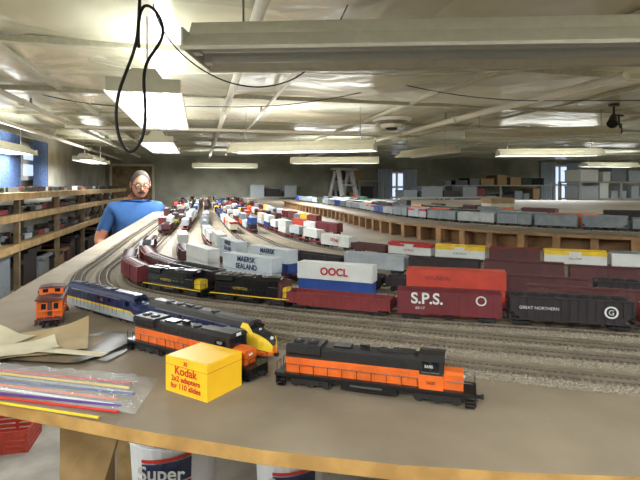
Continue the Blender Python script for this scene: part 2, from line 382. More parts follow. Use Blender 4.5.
    for sg in (-1,1):
        xe=sg*(L/2-.003); a,b=sorted((xe,xe+sg*.0015)); mb.box(a,b,-.0165,.0165,.004,.0165,fr)
        for y in (-1,1):
            for k in range(4):
                a2,b2=sorted((xe,xe-sg*.009)); c2,d2=sorted((y*.0135,y*.0178)); mb.box(a2,b2,c2,d2,.0025+k*.0035,.0031+k*.0035,fr)
            a2,b2=sorted((xe-sg*.009,xe-sg*.0096)); mb.box(a2,b2,*sorted((y*.0135,y*.0178)),.0025,.0165,fr)
            mb.cyl((xe,y*.0165,z0),(xe,y*.0165,.0275),.00045,'black',5); mb.cyl((xe,y*.0165,.0275),(xe,y*.004,.0275),.00045,'black',5); mb.cyl((xe,y*.004,z0),(xe,y*.004,.0275),.00045,'black',5)
        mb.cyl((xe,.006,.010),(xe+sg*.003,.006,.006),.0006,'black',5); mb.cyl((xe,-.006,.010),(xe+sg*.003,-.006,.006),.0006,'black',5)
    for y in (-.0168,.0168):
        mb.cyl((-L/2+.014,y,.0275),(xc-.001,y,.0275),.00035,'black',5)
        n=9
        for i in range(n+1):
            x=-L/2+.014+(xc+L/2-.016)*i/n; mb.cyl((x,y,z0),(x,y,.0275),.0004,'black',5)
        mb.cyl((xd+.002,y,.0275),(L/2-.005,y,.0275),.0004,'black',5)
    coupler(mb,L)
def cab_unit(mb,L,roof='black_roof',upper='navy',str_='yellow',lower='ltgrey',nosec='navy'):
    prof=[(-.0165,.0075),(-.0172,.012),(-.0172,.020),(-.0172,.0235),(-.0172,.036),(-.0165,.0405),(-.0125,.0455),(-.006,.048),(.006,.048),(.0125,.0455),(.0165,.0405),(.0172,.036),(.0172,.0235),(.0172,.020),(.0172,.012),(.0165,.0075)]
    ms=[lower,lower,str_,upper,upper,roof,roof,roof,roof,roof,upper,upper,str_,lower,lower,'frame_dark']
    xs=L/2-.045
    mb.loft([[(-L/2,y,z) for y,z in prof],[(xs,y,z) for y,z in prof]],ms)
    mb.box(-L/2-.0008,-L/2,-.005,.005,.012,.038,'frame_dark')
    def sec(x,wy,zt,k=0): return [(x,y*wy,.0075+(z-.0075)*(zt-.0075)/.0405) for y,z in prof]
    nm=[lower,lower,str_,nosec,nosec,nosec,roof,roof,roof,nosec,nosec,nosec,str_,lower,lower,'frame_dark']
    mb.loft([sec(xs,1,.048),sec(xs+.010,1,.0475),sec(xs+.018,.98,.037),sec(xs+.030,.9,.0345),sec(xs+.038,.74,.031),sec(xs+.043,.5,.026),sec(xs+.0455,.2,.02)],nm)
    for sg in (-1,1):
        w=sg*.0172
        mb.box(xs-.004,xs+.006,w-.0006,w+.0006,.031,.039,'glassdark')
        mb.add([(xs+.0115,sg*.001,.0455),(xs+.0115,sg*.012,.0425),(xs+.0178,sg*.0135,.0385),(xs+.0178,sg*.001,.0395)],[(0,1,2,3)],'glassdark')
        for x in (-L*.32,-L*.18,-L*.04,L*.1): mb.cyl((x,w-.0006,.034),(x,w+.0006,.034),.0032,'glassdark',14)
        mb.box(-L*.42,xs-.02,w-.0005,w+.0005,.0378,.0395,'steel')
        mb.cyl((xs-.008,w+sg*.001,.015),(xs-.008,w+sg*.001,.034),.0004,'steel',5)
        for i in range(12): mb.box(-L*.4+i*.013,-L*.4+i*.013+.0004,w-.0004,w+.0004,.012,.037,'frame_dark')
        mb.box(-L*.13,L*.1,sg*.0145-.0012,sg*.0145+.0012,.003,.009,'frame_dark')
    mb.cyl((xs+.04,0,.029),(xs+.0425,0,.028),.0025,'white',12); mb.cyl((xs+.02,0,.0365),(xs+.0215,0,.0365),.0022,'white',10)
    for x in (-L*.36,-L*.26,-L*.1,L*.05): mb.cyl((x,0,.0475),(x,0,.0495),.0065,'frame_dark',18)
    mb.box(-L*.2,-L*.14,-.004,.004,.0475,.05,'frame_dark')
    trucks(mb,-L*.32,3);trucks(mb,L*.27,3);coupler(mb,L)
def caboose(mb,L,c='orange'):
    w=.0165
    mb.box(-L/2,L/2,-w,w,.0115,.0145,'brown'); mb.box(-L/2+.011,L/2-.011,-w,w,.0145,.041,c)
    n=12
    for y in (-w,w):
        for i in range(n+1): x=-L/2+.011+(L-.022)*i/n; mb.box(x-.0004,x+.0004,y-.0004,y+.0004,.0145,.041,c)
        for x in (-.02,0,.02): mb.box(x-.0035,x+.0035,y-.0008,y+.0008,.026,.035,'glassdark'); mb.box(x-.0042,x+.0042,y-.0011,y+.0011,.0255,.0263,'cream')
    mb.prism([(-w-.0015,.0405),(w+.0015,.0405),(w+.0015,.042),(0,.0445),(-w-.0015,.042)],-L/2,L/2,'brown')
    mb.box(-.012,.012,-w+.001,w-.001,.043,.053,c); mb.prism([(-w,.0525),(w,.0525),(w,.0535),(0,.0555),(-w,.0535)],-.0135,.0135,'brown')
    for sg in (-1,1):
        for y in (-.008,.008):
            mb.cbox((sg*.0122,y,.049),(.001,.007,.005),'glassdark'); mb.cbox((sg*(L/2-.0108),y,.03),(.001,.006,.008),'glassdark')
        mb.cbox((sg*(L/2-.0108),0,.026),(.0012,.006,.02),'brown')
        for y in (-w+.001,w-.001,0.006,-.006): mb.cyl((sg*(L/2-.001),y,.0145),(sg*(L/2-.001),y,.041 if abs(y)>.01 else .0255),.0006,'orange',5)
        mb.cyl((sg*(L/2-.001),-w,.0255),(sg*(L/2-.001),w,.0255),.0006,'orange',5)
        for y in (-w,w): mb.cbox((sg*(L/2-.004),y,.006),(.008,.005,.001),'brown'); mb.cbox((sg*(L/2-.008),y,.009),(.0008,.005,.007),'brown')
        for y in (-w-.0006,w+.0006): mb.cbox((sg*.012,y,.048),(.004,.001,.005),'glassdark')
    mb.cyl((.02,.006,.043),(.02,.006,.051),.0012,'black',8)
    trucks(mb,-L/2+.018,2,.016);trucks(mb,L/2-.018,2,.016);coupler(mb,L)
def place(name,fn,Mw,*a,**k):
    mb=MB(); fn(mb,*a,**k); return mb.obj(name,Mw)
def Mat2(x0,y0,x1,y1,z):
    return Matrix.Translation(((x0+x1)/2,(y0+y1)/2,z))@Matrix.Rotation(math.atan2(y1-y0,x1-x0),4,'Z')
lo=place('model_diesel_locomotive',hood_loco,Mat2(-.047,.588,.165,.523,TZ),.222)
lettering(lo,'5600',.062,-.0173,.0405,.0045,'white'); lettering(lo,'5600',.064,-.017,.0235,.0045,'black')
lo=place('model_diesel_locomotive',hood_loco,Mat2(-.262,.712,-.070,.590,TZ),.226)
lettering(lo,'5057',.064,-.0173,.0395,.0045,'white')
lo=place('streamlined_model_locomotive',cab_unit,Mat2(-.262,.803,-.060,.655,TZ),.25,'black_roof','navy','yellow','orange','yellow')
lo=place('streamlined_model_locomotive',cab_unit,Mat2(-.468,.955,-.270,.809,TZ),.242,'navy','navy','yellow','ltgrey','navy')
lettering(lo,'156',0,-.0178,.031,.005,'yellow')
place('model_caboose',caboose,Matrix.Translation((-.452,.845,TZ))@Matrix.Rotation(math.radians(112),4,'Z')@Matrix.Scale(1.12,4),.088)
s=.012
for i in range(2):
    L=.175; M=TL.M(s+.05+L/2,L); lo=place('model_diesel_locomotive',hood_loco,M,L,'black','black','black',nose='yellow',axles=2,stripe='yellow'); s+=L+.012
    lettering(lo,'NORFOLK',-.02,-.0123,.026,.007,'yellow')
def run(tr,s,cars,far_s=None):
    for c in cars:
        name,fn,L=c[0],c[1],c[2]; kw=c[3] if len(c)>3 else {}
        if s+L>tr.L: break
        o=place(name,fn,tr.M(s+L/2,L),L,**kw)
        for t in (c[4] if len(c)>4 else []): lettering(o,*t)
        s+=L+.010
    return s
tl=run(TL,s+.05,[('model_boxcar',boxcar,.15,dict(c='boxred')),('model_boxcar',boxcar,.17,dict(c='brown'))])
B='model_boxcar';G='model_gondola';H='model_hopper_car';C='model_container_car';F='model_trailer_flatcar'
BR=(math.pi/2,0,0)
s=R1.sx(.474)-.166
r1=run(R1,s,[(B,boxcar,.155,dict(c='redorange',H=.044)),
 (H,hopper,.178,dict(c='darkbrown'),[('GREAT NORTHERN',-.045,-.0203,.031,.0065,'white'),('G',.055,-.0207,.030,.011,'white'),('O',.055,-.0208,.0295,.026,'white')]),
 (B,boxcar,.163,dict(c='boxred',H=.05),[('S.P.S.',-.034,-.0190,.036,.0245,'white',BR,1,'lettering',.0006),('O',.05,-.0190,.036,.022,'white'),('60117',-.045,-.0190,.021,.006,'white')]),
 (G,gondola,.187,dict(c='oxide')),(B,boxcar,.165,dict(c='brown')),(H,hopper,.16,dict(c='darkbrown')),(B,boxcar,.165,dict(c='brown')),(B,boxcar,.165,dict(c='oxide')),(H,hopper,.15,dict(c='darkbrown')),(B,boxcar,.165,dict(c='brown'))])
s=R2.sx(.335)-.58
r2=run(R2,s,[(H,hopper,.17,dict(c='oxide')),(B,boxcar,.17,dict(c='brown')),(B,boxcar,.19,dict(c='brown')),
 (C,stackcar,.222,dict(c1='redorange',c2='redorange'),[('HYUNDAI',-.03,-.0155,.053,.010,'boxred')]),
 (C,stackcar,.205,dict(c1='blue',c2='white',frame='blue'),[('OOCL',0,-.0156,.053,.020,'red',BR,1,'lettering',.0007)]),
 (C,stackcar,.205,dict(c1='maersk',c2='maersk'),[('MAERSK\nSEALAND',0,-.0156,.0525,.0155,'navy',BR,1,'lettering',.0004)]),(C,stackcar,.205,dict(c1='white',c2='white')),(B,boxcar,.17,dict(c='brown')),(C,stackcar,.2,dict(c1='white',c2='white')),])
s=R3.sx(-.045)-1.32
r3=run(R3,s,[(B,boxcar,.17,dict(c='darkbrown')),(B,boxcar,.17,dict(c='brown')),(B,boxcar,.175,dict(c='brown')),(H,hopper,.17,dict(c='darkbrown')),(B,boxcar,.175,dict(c='brown')),(G,gondola,.19,dict(c='darkbrown')),(G,gondola,.19,dict(c='darkbrown')),
 (C,stackcar,.205,dict(c1='blue',c2='maersk'),[('MAERSK\nSEALAND',0,-.0156,.0525,.0155,'navy',BR,1,'lettering',.0004)]),
 (C,stackcar,.205,dict(c1='maersk',c2='maersk'),[('MAERSK\nSEALAND',0,-.0156,.0525,.0155,'navy',BR,1,'lettering',.0004)]),
 (C,stackcar,.205,dict(c1='white',c2='white')),(F,flat_trailer,.19,dict(c='white')),(F,flat_trailer,.19,dict(c='white'))])
r4=run(R4,.02,[(B,boxcar,.175,dict(c='brown')),(B,boxcar,.165,dict(c='brown')),(B,boxcar,.165,dict(c='oxide',H=.05)),(H,hopper,.165,dict(c='grey')),(B,boxcar,.175,dict(c='brown')),(B,boxcar,.165,dict(c='brown',H=.05)),(B,boxcar,.165,dict(c='darkbrown')),(B,boxcar,.165,dict(c='ltgrey')),(G,gondola,.18,dict(c='darkbrown'))])
r5=run(R5,.1,[(B,boxcar,.14,dict(c='white')),(B,boxcar,.14,dict(c='yellow')),(B,boxcar,.14,dict(c='cream')),(B,boxcar,.14,dict(c='ltgrey')),(B,boxcar,.165,dict(c='white',roof='grey')),(B,boxcar,.15,dict(c='white',roof='yellow',band='yellow'),[('YELLOW',0,-.0195,.025,.008,'red')]),
 (B,boxcar,.13,dict(c='brown',roof='oxide')),(B,boxcar,.14,dict(c='white',roof='yellow',band='yellow'),[('CHEVRON',0,-.0195,.024,.008,'green')]),(B,boxcar,.14,dict(c='white',roof='red',band='red'),[('EXPRESS',0,-.0195,.024,.009,'red')]),(G,gondola,.14,dict(c='brown')),(B,boxcar,.155,dict(c='white',roof='white'),[('CP Rail',0,-.0195,.03,.014,'red',BR,1,'lettering',.0005)]),
 (F,flat_trailer,.15,dict(c='white')),(F,flat_trailer,.15,dict(c='ltgrey')),(C,stackcar,.18,dict(c1='white',c2='white')),(F,flat_trailer,.15,dict(c='white')),(C,stackcar,.18,dict(c1='blue',c2='white'))])
def string(tr,s,e,pal,kinds='bbcgh'):
    mb=MB()
    while s<e:
        k=random.choice(kinds); L=random.choice((.13,.14,.16,.17)); c=random.choice(pal)
        if s+L>tr.L: break
        if random.random()<.06: s+=random.uniform(.1,.3); continue
        mb.M=tr.M(s+L/2,L)
        if k=='b': boxcar(mb,L,c,band=random.choice((None,None,None,'white','yellow','red')) if c in ('white','ltgrey','cream') else None,H=random.choice((.043,.047,.051)))
        elif k=='c': mb.M=tr.M(s+.015+L/2,L); stackcar(mb,L+.03,c,random.choice(pal)); s+=.03
        elif k=='g': gondola(mb,L,c)
        elif k=='f': flat_trailer(mb,L,c)
        elif k=='H': hopper(mb,L,c,covered=True)
        else: hopper(mb,L,c)
        s+=L+.01
    mb.M=Matrix.Identity(4); 
    if mb.v: mb.obj('model_freight_train')
dk=['brown','oxide','darkbrown','boxred','black','redorange']; wt=['white','ltgrey','white','cream','blue']; mx=dk+wt+['orange','yellow','green','grey','brown','maersk','white','grey']
string(T1,T1.sy(3.2),T1.sy(6.5),dk+['white']); string(TL,max(tl,TL.sy(2.3)),TL.sy(7),mx)
string(R1,max(r1,R1.sy(2.2)),R1.sy(7.5),mx); string(R2,max(r2,R2.sy(2.3)),R2.sy(7.5),wt+['brown'],'cfb')
string(R3,max(r3,R3.sy(2.3)),R3.sy(7.5),mx); string(R4,max(r4,R4.sy(2.3)),R4.sy(7.5),mx,'bbh')
string(R45,R45.sy(2.3),R45.sy(7.5),mx); string(R5,r5,R5.sy(7.5),wt+mx,'fcb')
string(R6,.02,R6.L-.3,dk+['orange','white'],'bbg'); string(R7,.02,R7.L-.3,mx,'bbH')
string(K1,.05,K1.L-.3,['grey','ltgrey','grey','grey','blue','silver','dkgreen'],'bHb'); string(K2,.05,K2.L-.3,['redorange','dkgreen','black','brown','orange','grey'],'bHg')
string(K3,.05,K3.L-.2,['grey','grey','green','black','brown'],'bHg'); string(K4,.05,K4.L-.2,dk+['grey','green','white'],'bHg')
# ---------------------------------------------------------------- layout table
def slab(name,poly,z0,z1,top,side):
    mb=MB(); n=len(poly)
    vs=[(x,y,z0) for x,y in poly]+[(x,y,z1) for x,y in poly]
    mb.add(vs,[tuple(range(n-1,-1,-1)),tuple(range(n,2*n))]+[(i,(i+1)%n,n+(i+1)%n,n+i) for i in range(n)],[side,top]+[side]*n); return mb
poly=[(-.545,.60),(-.3376,.5275),(-.163,.467),(-.05,.434),(.065,.411),(.16,.400),(.252,.394),(.7,.37),(3.2,.30),(3.6,5.5),(.5,6.5),(-1.0,9),(-2.56,9)]
mb=slab('t',poly,TZ-.013,TZ,'table','plyedge')
def beam(mb,p,q,w,z0,z1,m):
    p=Vector(p);q=Vector(q);d=(q-p);L=d.length; old=mb.M
    mb.M=Matrix.Translation((p.x,p.y,0))@Matrix.Rotation(math.atan2(d.y,d.x),4,'Z'); mb.box(0,L,-w/2,w/2,z0,z1,m); mb.M=old
inner=[(-.52,.625),(-.335,.555),(-.16,.493),(.068,.437),(.255,.42),(.7,.4),(3.1,.33)]
for i in range(len(inner)-1): beam(mb,inner[i],inner[i+1],.018,TZ-.024,TZ-.013,'woodold')
beam(mb,(-.53,.63),(-2.5,8.9),.02,TZ-.09,TZ-.013,'wood')
for y in (1.2,2.4,3.6,4.8,6.0,7.2):
    beam(mb,(-.42-.24*y,y),(2.9 if y<5 else 0,y+.3),.04,TZ-.09,TZ-.013,'woodold')
for (x,y) in ((-.50,1.08),(-1.0,2.6),(-1.4,4.9),(-1.8,6.2),(-2.3,8.4),(.4,1.5),(1.8,1.4),(1.8,4),(.4,4),(2.8,.7),(3,5)):
    mb.cbox((x,y,(TZ-.013)/2),(.08,.085,TZ-.013),'wood')
mb.loft([[(-.60,1.02,.70),(-.60,1.037,.70),(-.53,1.037,.70),(-.53,1.02,.70)],[(-.40,1.02,1.357),(-.40,1.037,1.357),(-.33,1.037,1.357),(-.33,1.02,1.357)]],'wood')
mb.obj('layout_table')
dpoly=[(2.6,1.28),(1.8,1.36),(1.3,1.46),(.9,1.62),(.6,1.84),(.36,2.2),(.2,2.8),(.08,3.4),(-.1,4.1),(-.4,5.3),(.3,5.9),(3.4,5.3),(3.1,1.5)]
mb=slab('d',dpoly,DZ-.010,DZ-.0005,'table','fasc')
front=Track([(a,b) for a,b in dpoly[:10]])
d=.03
while d<front.L-.05:
    q=front.at(d); t=front.tan(d); mb.M=Matrix.Translation((q.x,q.y,0))@Matrix.Rotation(math.atan2(t.y,t.x),4,'Z')
    mb.box(-.012,.012,-.06,-.008,TZ,DZ-.01,'fasc')
    d+=.115
mb.M=Matrix.Identity(4)
d=.0; secs=[]
while d<front.L:
    q=front.at(d); t=front.tan(d); n=Vector((t.y,-t.x)); a=q+n*.07; b=q+n*.076
    secs.append([(a.x,a.y,TZ),(b.x,b.y,TZ),(b.x,b.y,DZ-.012),(a.x,a.y,DZ-.012)]); d+=.05
mb.loft(secs,'fasc'); mb.obj('raised_layout_deck')
# ---------------------------------------------------------------- foreground clutter
def yellow_box():
    p=empty('slide_film_box',(-.119,.5275,TZ)); p.rotation_euler=(0,0,math.radians(148))
    mb=MB(); a,b,h=.064,.055,.039
    mb.box(0,a,-b,0,0,h,'kodak'); mb.box(-.0004,a+.0004,-b-.0004,.0004,h-.009,h-.0086,'kodakred'); mb.box(.001,a-.001,-b+.001,-.001,h,h+.0006,'kodak')
    o=mb.obj('carton'); o.parent=p
    bev=o.modifiers.new('b','BEVEL'); bev.width=.0007
    for i,(t,z,s_) in enumerate((('35',.0345,.006),('Kodak',.0255,.013),('2x2 adapters',.0165,.0085),('for 110 slides',.0085,.0085))):
        lettering(p,t,a/2,.0008,z,s_,'kodakred',rot=(math.pi/2,0,math.pi),name='label',bold=.0002)
    return p
yellow_box()
mb=MB()
def sheet(mb,c,w,h,ang,z,m,curl=0,n=10,kx=1,ky=1):
    M0=Matrix.Translation((c[0],c[1],z))@Matrix.Rotation(math.radians(ang),4,'Z'); o=mb.M; mb.M=M0
    vs=[];fs=[]
    for j in range(n+1):
        for i in range(n+1):
            u=i/n-.5;v=j/n-.5; zz=curl*(max(0,kx*u+ky*v-.35)**1.5)+(.0012*math.sin(u*9+v*5)+.0012 if curl else 0)
            vs.append((u*w,v*h,zz))
    N=(n+1)
    for j in range(n):
        for i in range(n): fs.append((j*N+i,j*N+i+1,(j+1)*N+i+1,(j+1)*N+i))
    mb.add(vs,fs,m); mb.M=o
sheet(mb,(-.300,.715),.08,.12,-14,TZ+.002,'paperdk'); sheet(mb,(-.322,.700),.085,.12,-24,TZ+.004,'paperdk',.01)
sheet(mb,(-.350,.69),.09,.11,-8,TZ+.006,'woodold'); 
sheet(mb,(-.390,.705),.115,.12,24,TZ+.008,'paper',.03); sheet(mb,(-.47,.70),.09,.09,-20,TZ+.010,'paperlt',.03,kx=-1)
sheet(mb,(-.335,.655),.12,.016,-12,TZ+.012,'paperlt'); sheet(mb,(-.40,.665),.09,.05,35,TZ+.011,'paperlt',.01)
mb.obj('stack_of_paper_sheets',smooth=True)
mb=MB()
cols=['kodakred','yellow','silver','blue','orange','white','purple','kodakred','yellow']
for i,c in enumerate(cols):
    y=.615-.0098*i; x0=-.41+.008*(i%3); x1=-.215+.006*((i*5)%4)-.004*(i%2)
    mb.cyl((x0,y,TZ+.004),(x1,y-.045-.003*(i%3),TZ+.004),.0014,c,8)
n=34; vs=[];fs=[]
A,Bq,Cq,D=Vector((-.445,.640)),Vector((-.190,.590)),Vector((-.185,.500)),Vector((-.38,.555))
for j in range(n+1):
    for i in range(n+1):
        u=i/n;v=j/n; q=A.lerp(Bq,u).lerp(D.lerp(Cq,u),v)
        e=min(u,1-u,v,1-v); vs.append((q.x,q.y,TZ+.0012+min(1,e*8)*.0065+.005*abs(noise.noise(Vector((q.x*55,q.y*90,0))))*min(1,e*8)))
N=n+1
for j in range(n):
    for i in range(n): fs.append((j*N+i,(j+1)*N+i,(j+1)*N+i+1,j*N+i+1))
mb.add(vs,fs,'plastic'); mb.obj('plastic_bag_of_pencils')
mb=MB(); mb.M=Matrix.Translation((.93,2.62,DZ))@Matrix.Rotation(.2,4,'Z')
mb.box(-.065,.065,-.05,.05,0,.09,'cream'); mb.box(-.067,.067,-.052,.052,.07,.098,'card'); mb.box(-.064,.064,-.0525,-.049,.03,.05,'orange'); mb.obj('cardboard_box')
# ---------------------------------------------------------------- room shell
TH=math.atan2(.24,1)
RM=Matrix.Rotation(TH,4,'Z'); U0,U1,V0,V1=-1.944,10.4,-3.0,11.3
def rb(name,*args):
    mb=MB(); mb.box(*args); return mb.obj(name,RM)
rb('floor',U0-.1,U1+.1,V0-.1,V1+.1,-.05,0,'concrete')
rb('wall_left',U0-.1,U0,V0,V1,0,CEIL+.1,'wallp'); rb('wall_right',U1,U1+.1,V0,V1,0,CEIL+.1,'wallp')
rb('wall_back',U0-.1,U1+.1,V1,V1+.1,0,CEIL+.1,'wallback'); rb('wall_front',U0-.1,U1+.1,V0-.1,V0,0,CEIL+.1,'wallp')
rb('baseboard_back',U0,U1,V1-.02,V1,0,.1,'woodold'); rb('baseboard_left',U0,U0+.02,V0,V1,0,.1,'woodold')
mb=MB(); nu,nv=110,130; vs=[];fs=[]
for j in range(nv+1):
    for i in range(nu+1):
        u=U0-.05+(U1-U0+.1)*i/nu; v=V0-.05+(V1-V0+.1)*j/nv
        z=CEIL+.03*noise.noise(Vector((u*1.1,v*1.3,0)))+.016*noise.noise(Vector((u*3.3,v*4,5)))
        vs.append((u,v,z))
for j in range(nv):
    for i in range(nu): k=j*(nu+1)+i; fs.append((k,k+nu+1,k+nu+2,k+1))
mb.add(vs,fs,'ceil'); mb.obj('ceiling',RM,smooth=True)
mb=MB()
for v in (-1.2,1.2,2.42,3.64,4.86,6.08,7.3,8.52): mb.box(U0,U1,v-.02,v+.02,CEIL-.03,CEIL-.0,'batten')
for u in (-.9,1.6,2.8,4.1,5.5): mb.box(u-.016,u+.016,V0,V1,CEIL-.024,CEIL,'batten')
mb.obj('trim_1',RM)
mb=MB()
for u,z,r in ((.195,CEIL-.06,.022),(-1.25,CEIL-.05,.022),(.50,CEIL-.05,.012),(-1.6,CEIL-.12,.018),(2.2,CEIL-.07,.025)):
    v0=2.2 if u in (.5,2.2) else V0
    mb.cyl((u,v0,z),(u,V1 if u!=.5 else 6,z),r,'pipe',14)
    for v in range(-2,11,2):
        if v>=v0: mb.cyl((u,v,z),(u,v+.05,z),r*1.35,'pipe',14); mb.box(u-.006,u+.006,v+.2,v+.22,z,CEIL+.02,'steel')
mb.cyl((-1.25,5.2,CEIL-.09),(2.2,5.2,CEIL-.09),.016,'pipe',12)
mb.obj('ceiling_pipes',RM)
mb=MB()
mb.box(-1.8,-1.0,-.04,0,0,2.0,'woodold'); mb.box(-1.85,-1.8,-.05,0,0,2.05,'cream'); mb.box(-1.0,-.95,-.05,0,0,2.05,'cream'); mb.box(-1.85,-.95,-.05,0,2.0,2.05,'cream'); mb.sph((-1.08,-.07,1.0),.03,'steel'); mb.obj('door_1',RM@Matrix.Translation((0,V1-.002,0)))
def window(name,M,w,h,cur):
    mb=MB()
    mb.box(-w/2,w/2,-.02,-.01,0,h,'daylight')
    for x in (-w/2,0,w/2): mb.box(x-.025,x+.025,-.05,0,-.03,h+.03,'white')
    for z in (0,h/2,h): mb.box(-w/2,w/2,-.05,0,z-.025,z+.025,'white')
    for a,b in ((-w/2-.1,-w*.17),(w*.17,w/2+.1)):
        secs=[]; n=24
        for i in range(n+1):
            x=a+(b-a)*i/n; y=-.09-.02*math.sin(i*1.6); secs.append([(x,y,-.1),(x,y,h+.08)])
        mb.loft(secs,cur,closed=False)
    mb.cyl((-w/2-.15,-.09,h+.09),(w/2+.15,-.09,h+.09),.012,'steel',8); mb.obj(name,M)
window('window_1',RM@Matrix.Translation((9.15,V1,1.1)),1.0,1.0,'curtain_white')
window('window_2',RM@Matrix.Translation((U0,6.1,1.68))@Matrix.Rotation(math.pi/2,4,'Z'),1.3,.36,'curtain_blue')
window('window_3',RM@Matrix.Translation((4.6,V1,1.2)),.8,.7,'curtain_white')
def rows(mb,x0,x1,y,z,pal):
    p=x0
    while p<x1:
        L=random.uniform(.12,.2); c=random.choice(pal)
        if random.random()<.65: mb.box(y-.017,y+.017,p,p+L,z,z+random.uniform(.035,.05),c)
        p+=L+.012
mb=MB(); SB=U0+.14
for z in (1.53,1.36,1.12,.72,.3): mb.box(SB,-1.42,2.2,10.4,z-.02,z,'wood'); mb.box(-1.425,-1.40,2.2,10.4,z-.05,z+.008,'wood')
for v in [2.2+1.17*i for i in range(8)]:
    mb.box(-1.47,-1.43,v-.02,v+.02,0,1.53,'woodold'); mb.box(SB,SB+.04,v-.02,v+.02,0,1.53,'woodold')
for z in (1.368,1.128,1.538):
    for y in (-1.5,-1.6,-1.72): rows(mb,2.4,10,y,z,['brown','oxide','grey','ltgrey','black','darkbrown','dkgreen'])
v=2.3
while v<10:
    for z in (.3,.72):
        w=random.uniform(.15,.4); h=random.uniform(.12,.34); c=random.choice(['darkbrown','card','black','grey','dkgreen','darkbrown','black','brown'])
        mb.box(-1.75,-1.5+random.uniform(-.03,.03),v,v+w,z,z+h,c); mb.box(-1.76,-1.46,v-.005,v+w+.005,z+h-.03,z+h,c)
    v+=w+.06
mb.obj('wooden_shelving',RM)
mb=MB()
def crate(mb,w,d,h,m):
    mb.box(-w/2,w/2,-d/2,d/2,0,.01,m)
    for k in range(4):
        z=.02+k*h/4
        mb.box(-w/2,w/2,-d/2,-d/2+.01,z,z+h/6,m); mb.box(-w/2,w/2,d/2-.01,d/2,z,z+h/6,m); mb.box(-w/2,-w/2+.01,-d/2,d/2,z,z+h/6,m); mb.box(w/2-.01,w/2,-d/2,d/2,z,z+h/6,m)
    for x in (-w/2,0,w/2-.02):
        for y in (-d/2-.003,d/2-.007): mb.box(x,x+.02,y,y+.012,0,h,m)
crate(mb,.30,.26,.12,'redorange'); mb.obj('plastic_crate',RM@Matrix.Translation((-1.15,3.45,0)))
mb=MB(); mb.box(-.85,.4,1.35,1.85,.43,.47,'wood')
for x in (-.8,.3):
    for y in (1.4,1.78): mb.box(x,x+.06,y,y+.05,0,.43,'wood')
mb.obj('low_bench')
for (x,y,h,w) in ((-.47,1.62,.36,.14),(-.085,1.58,.33,.12)):
    mb=MB(); n=28
    def ring(r,z): return [(r*math.cos(2*math.pi*k/n),r*math.sin(2*math.pi*k/n),z) for k in range(n)]
    mb.loft([ring(w*.84,0),ring(w*.985,h*.93),ring(w*1.03,h*.935),ring(w*1.03,h*.955),ring(w,h*.96),ring(w*1.05,h*.985),ring(w*1.05,h),ring(w*.97,h),ring(w*.82,.01)],'bucket')
    for k in range(-3,4):
        t=-math.pi/2+k*.16; t2=t+.16
        for z0,z1,m in ((.85,.88,'kodakred'),(.66,.84,'navy'),(.54,.65,'kodakred')):
            r0=w*(.84+.156*z0)+.003; r1=w*(.84+.156*z1)+.003; s0=.008*k
            mb.add([(r0*math.cos(t),r0*math.sin(t),h*(z0+s0)),(r0*math.cos(t2),r0*math.sin(t2),h*(z0+s0+.008)),(r1*math.cos(t2),r1*math.sin(t2),h*(z1+s0+.008)),(r1*math.cos(t),r1*math.sin(t),h*(z1+s0))],[(0,1,2,3)],m)
    o=mb.obj('plastic_bucket',Matrix.Translation((x,y,.47)))
    lettering(o,'Super',0,-w*.985-.004,h*.76,.06,'white',name='label',bold=.001)
mb=MB()
for sg in (-1,1):
    mb.loft([[(sg*.28-.02,-.45,0),(sg*.28+.02,-.45,0),(sg*.28+.02,-.38,0),(sg*.28-.02,-.38,0)],[(sg*.18-.02,-.03,1.85),(sg*.18+.02,-.03,1.85),(sg*.18+.02,.04,1.85),(sg*.18-.02,.04,1.85)]],'shelfgrey')
    mb.loft([[(sg*.28-.02,.45,0),(sg*.28+.02,.45,0),(sg*.28+.02,.5,0),(sg*.28-.02,.5,0)],[(sg*.18-.02,.05,1.83),(sg*.18+.02,.05,1.83),(sg*.18+.02,.09,1.83),(sg*.18-.02,.09,1.83)]],'shelfgrey')
for k in range(1,7): f=k/7; mb.box(-.28+.1*f,.28-.1*f,-.45+.42*f,-.35+.42*f,1.85*f,1.85*f+.025,'shelfgrey')
mb.box(-.23,.23,-.09,.13,1.85,1.88,'shelfgrey'); mb.obj('stepladder',Matrix.Translation((.42,8.4,0))@Matrix.Rotation(.9,4,'Z'))
def unit(name,u0,u1,v0,v1,zs,pal):
    mb=MB()
    for z in zs: mb.box(u0,u1,v0,v1,z-.025,z,'shelfgrey')
    for u in (u0,(u0+u1)/2,u1):
        for v in (v0,v1-.04): mb.box(u-.02,u+.02,v,v+.04,0,zs[-1],'shelfgrey')
    for z in zs:
        u=u0+.05
        while u<u1-.4:
            w=random.uniform(.12,.4); h=random.uniform(.1,.28); c=random.choice(pal)
            mb.box(u,u+w,v0+.05,v1-.08,z,z+h,c); mb.box(u-.005,u+w+.005,v0+.045,v1-.075,z+h-.03,z+h,c); u+=w+random.uniform(.02,.12)
    mb.obj(name,RM)
unit('storage_shelf',2.9,4.0,10.6,11.2,[.4,.85,1.3,1.7],['card','grey','darkbrown','black','green'])
unit('storage_shelf',5.4,8.3,10.4,11.0,[.4,.85,1.25,1.6],['card','grey','black','darkbrown','oxide','dkgreen','grey'])
unit('storage_shelf',6.0,7.6,6.9,7.4,[.4,.9,1.38,1.66],['white','ltgrey','grey','card','ltgrey'])
unit('storage_shelf',1.0,2.3,10.7,11.2,[.4,.9,1.35],['grey','darkbrown','card','ltgrey'])
unit('storage_shelf',3.2,5.0,7.6,8.1,[.5,1.0,1.4],['darkbrown','black','grey','card','darkbrown'])
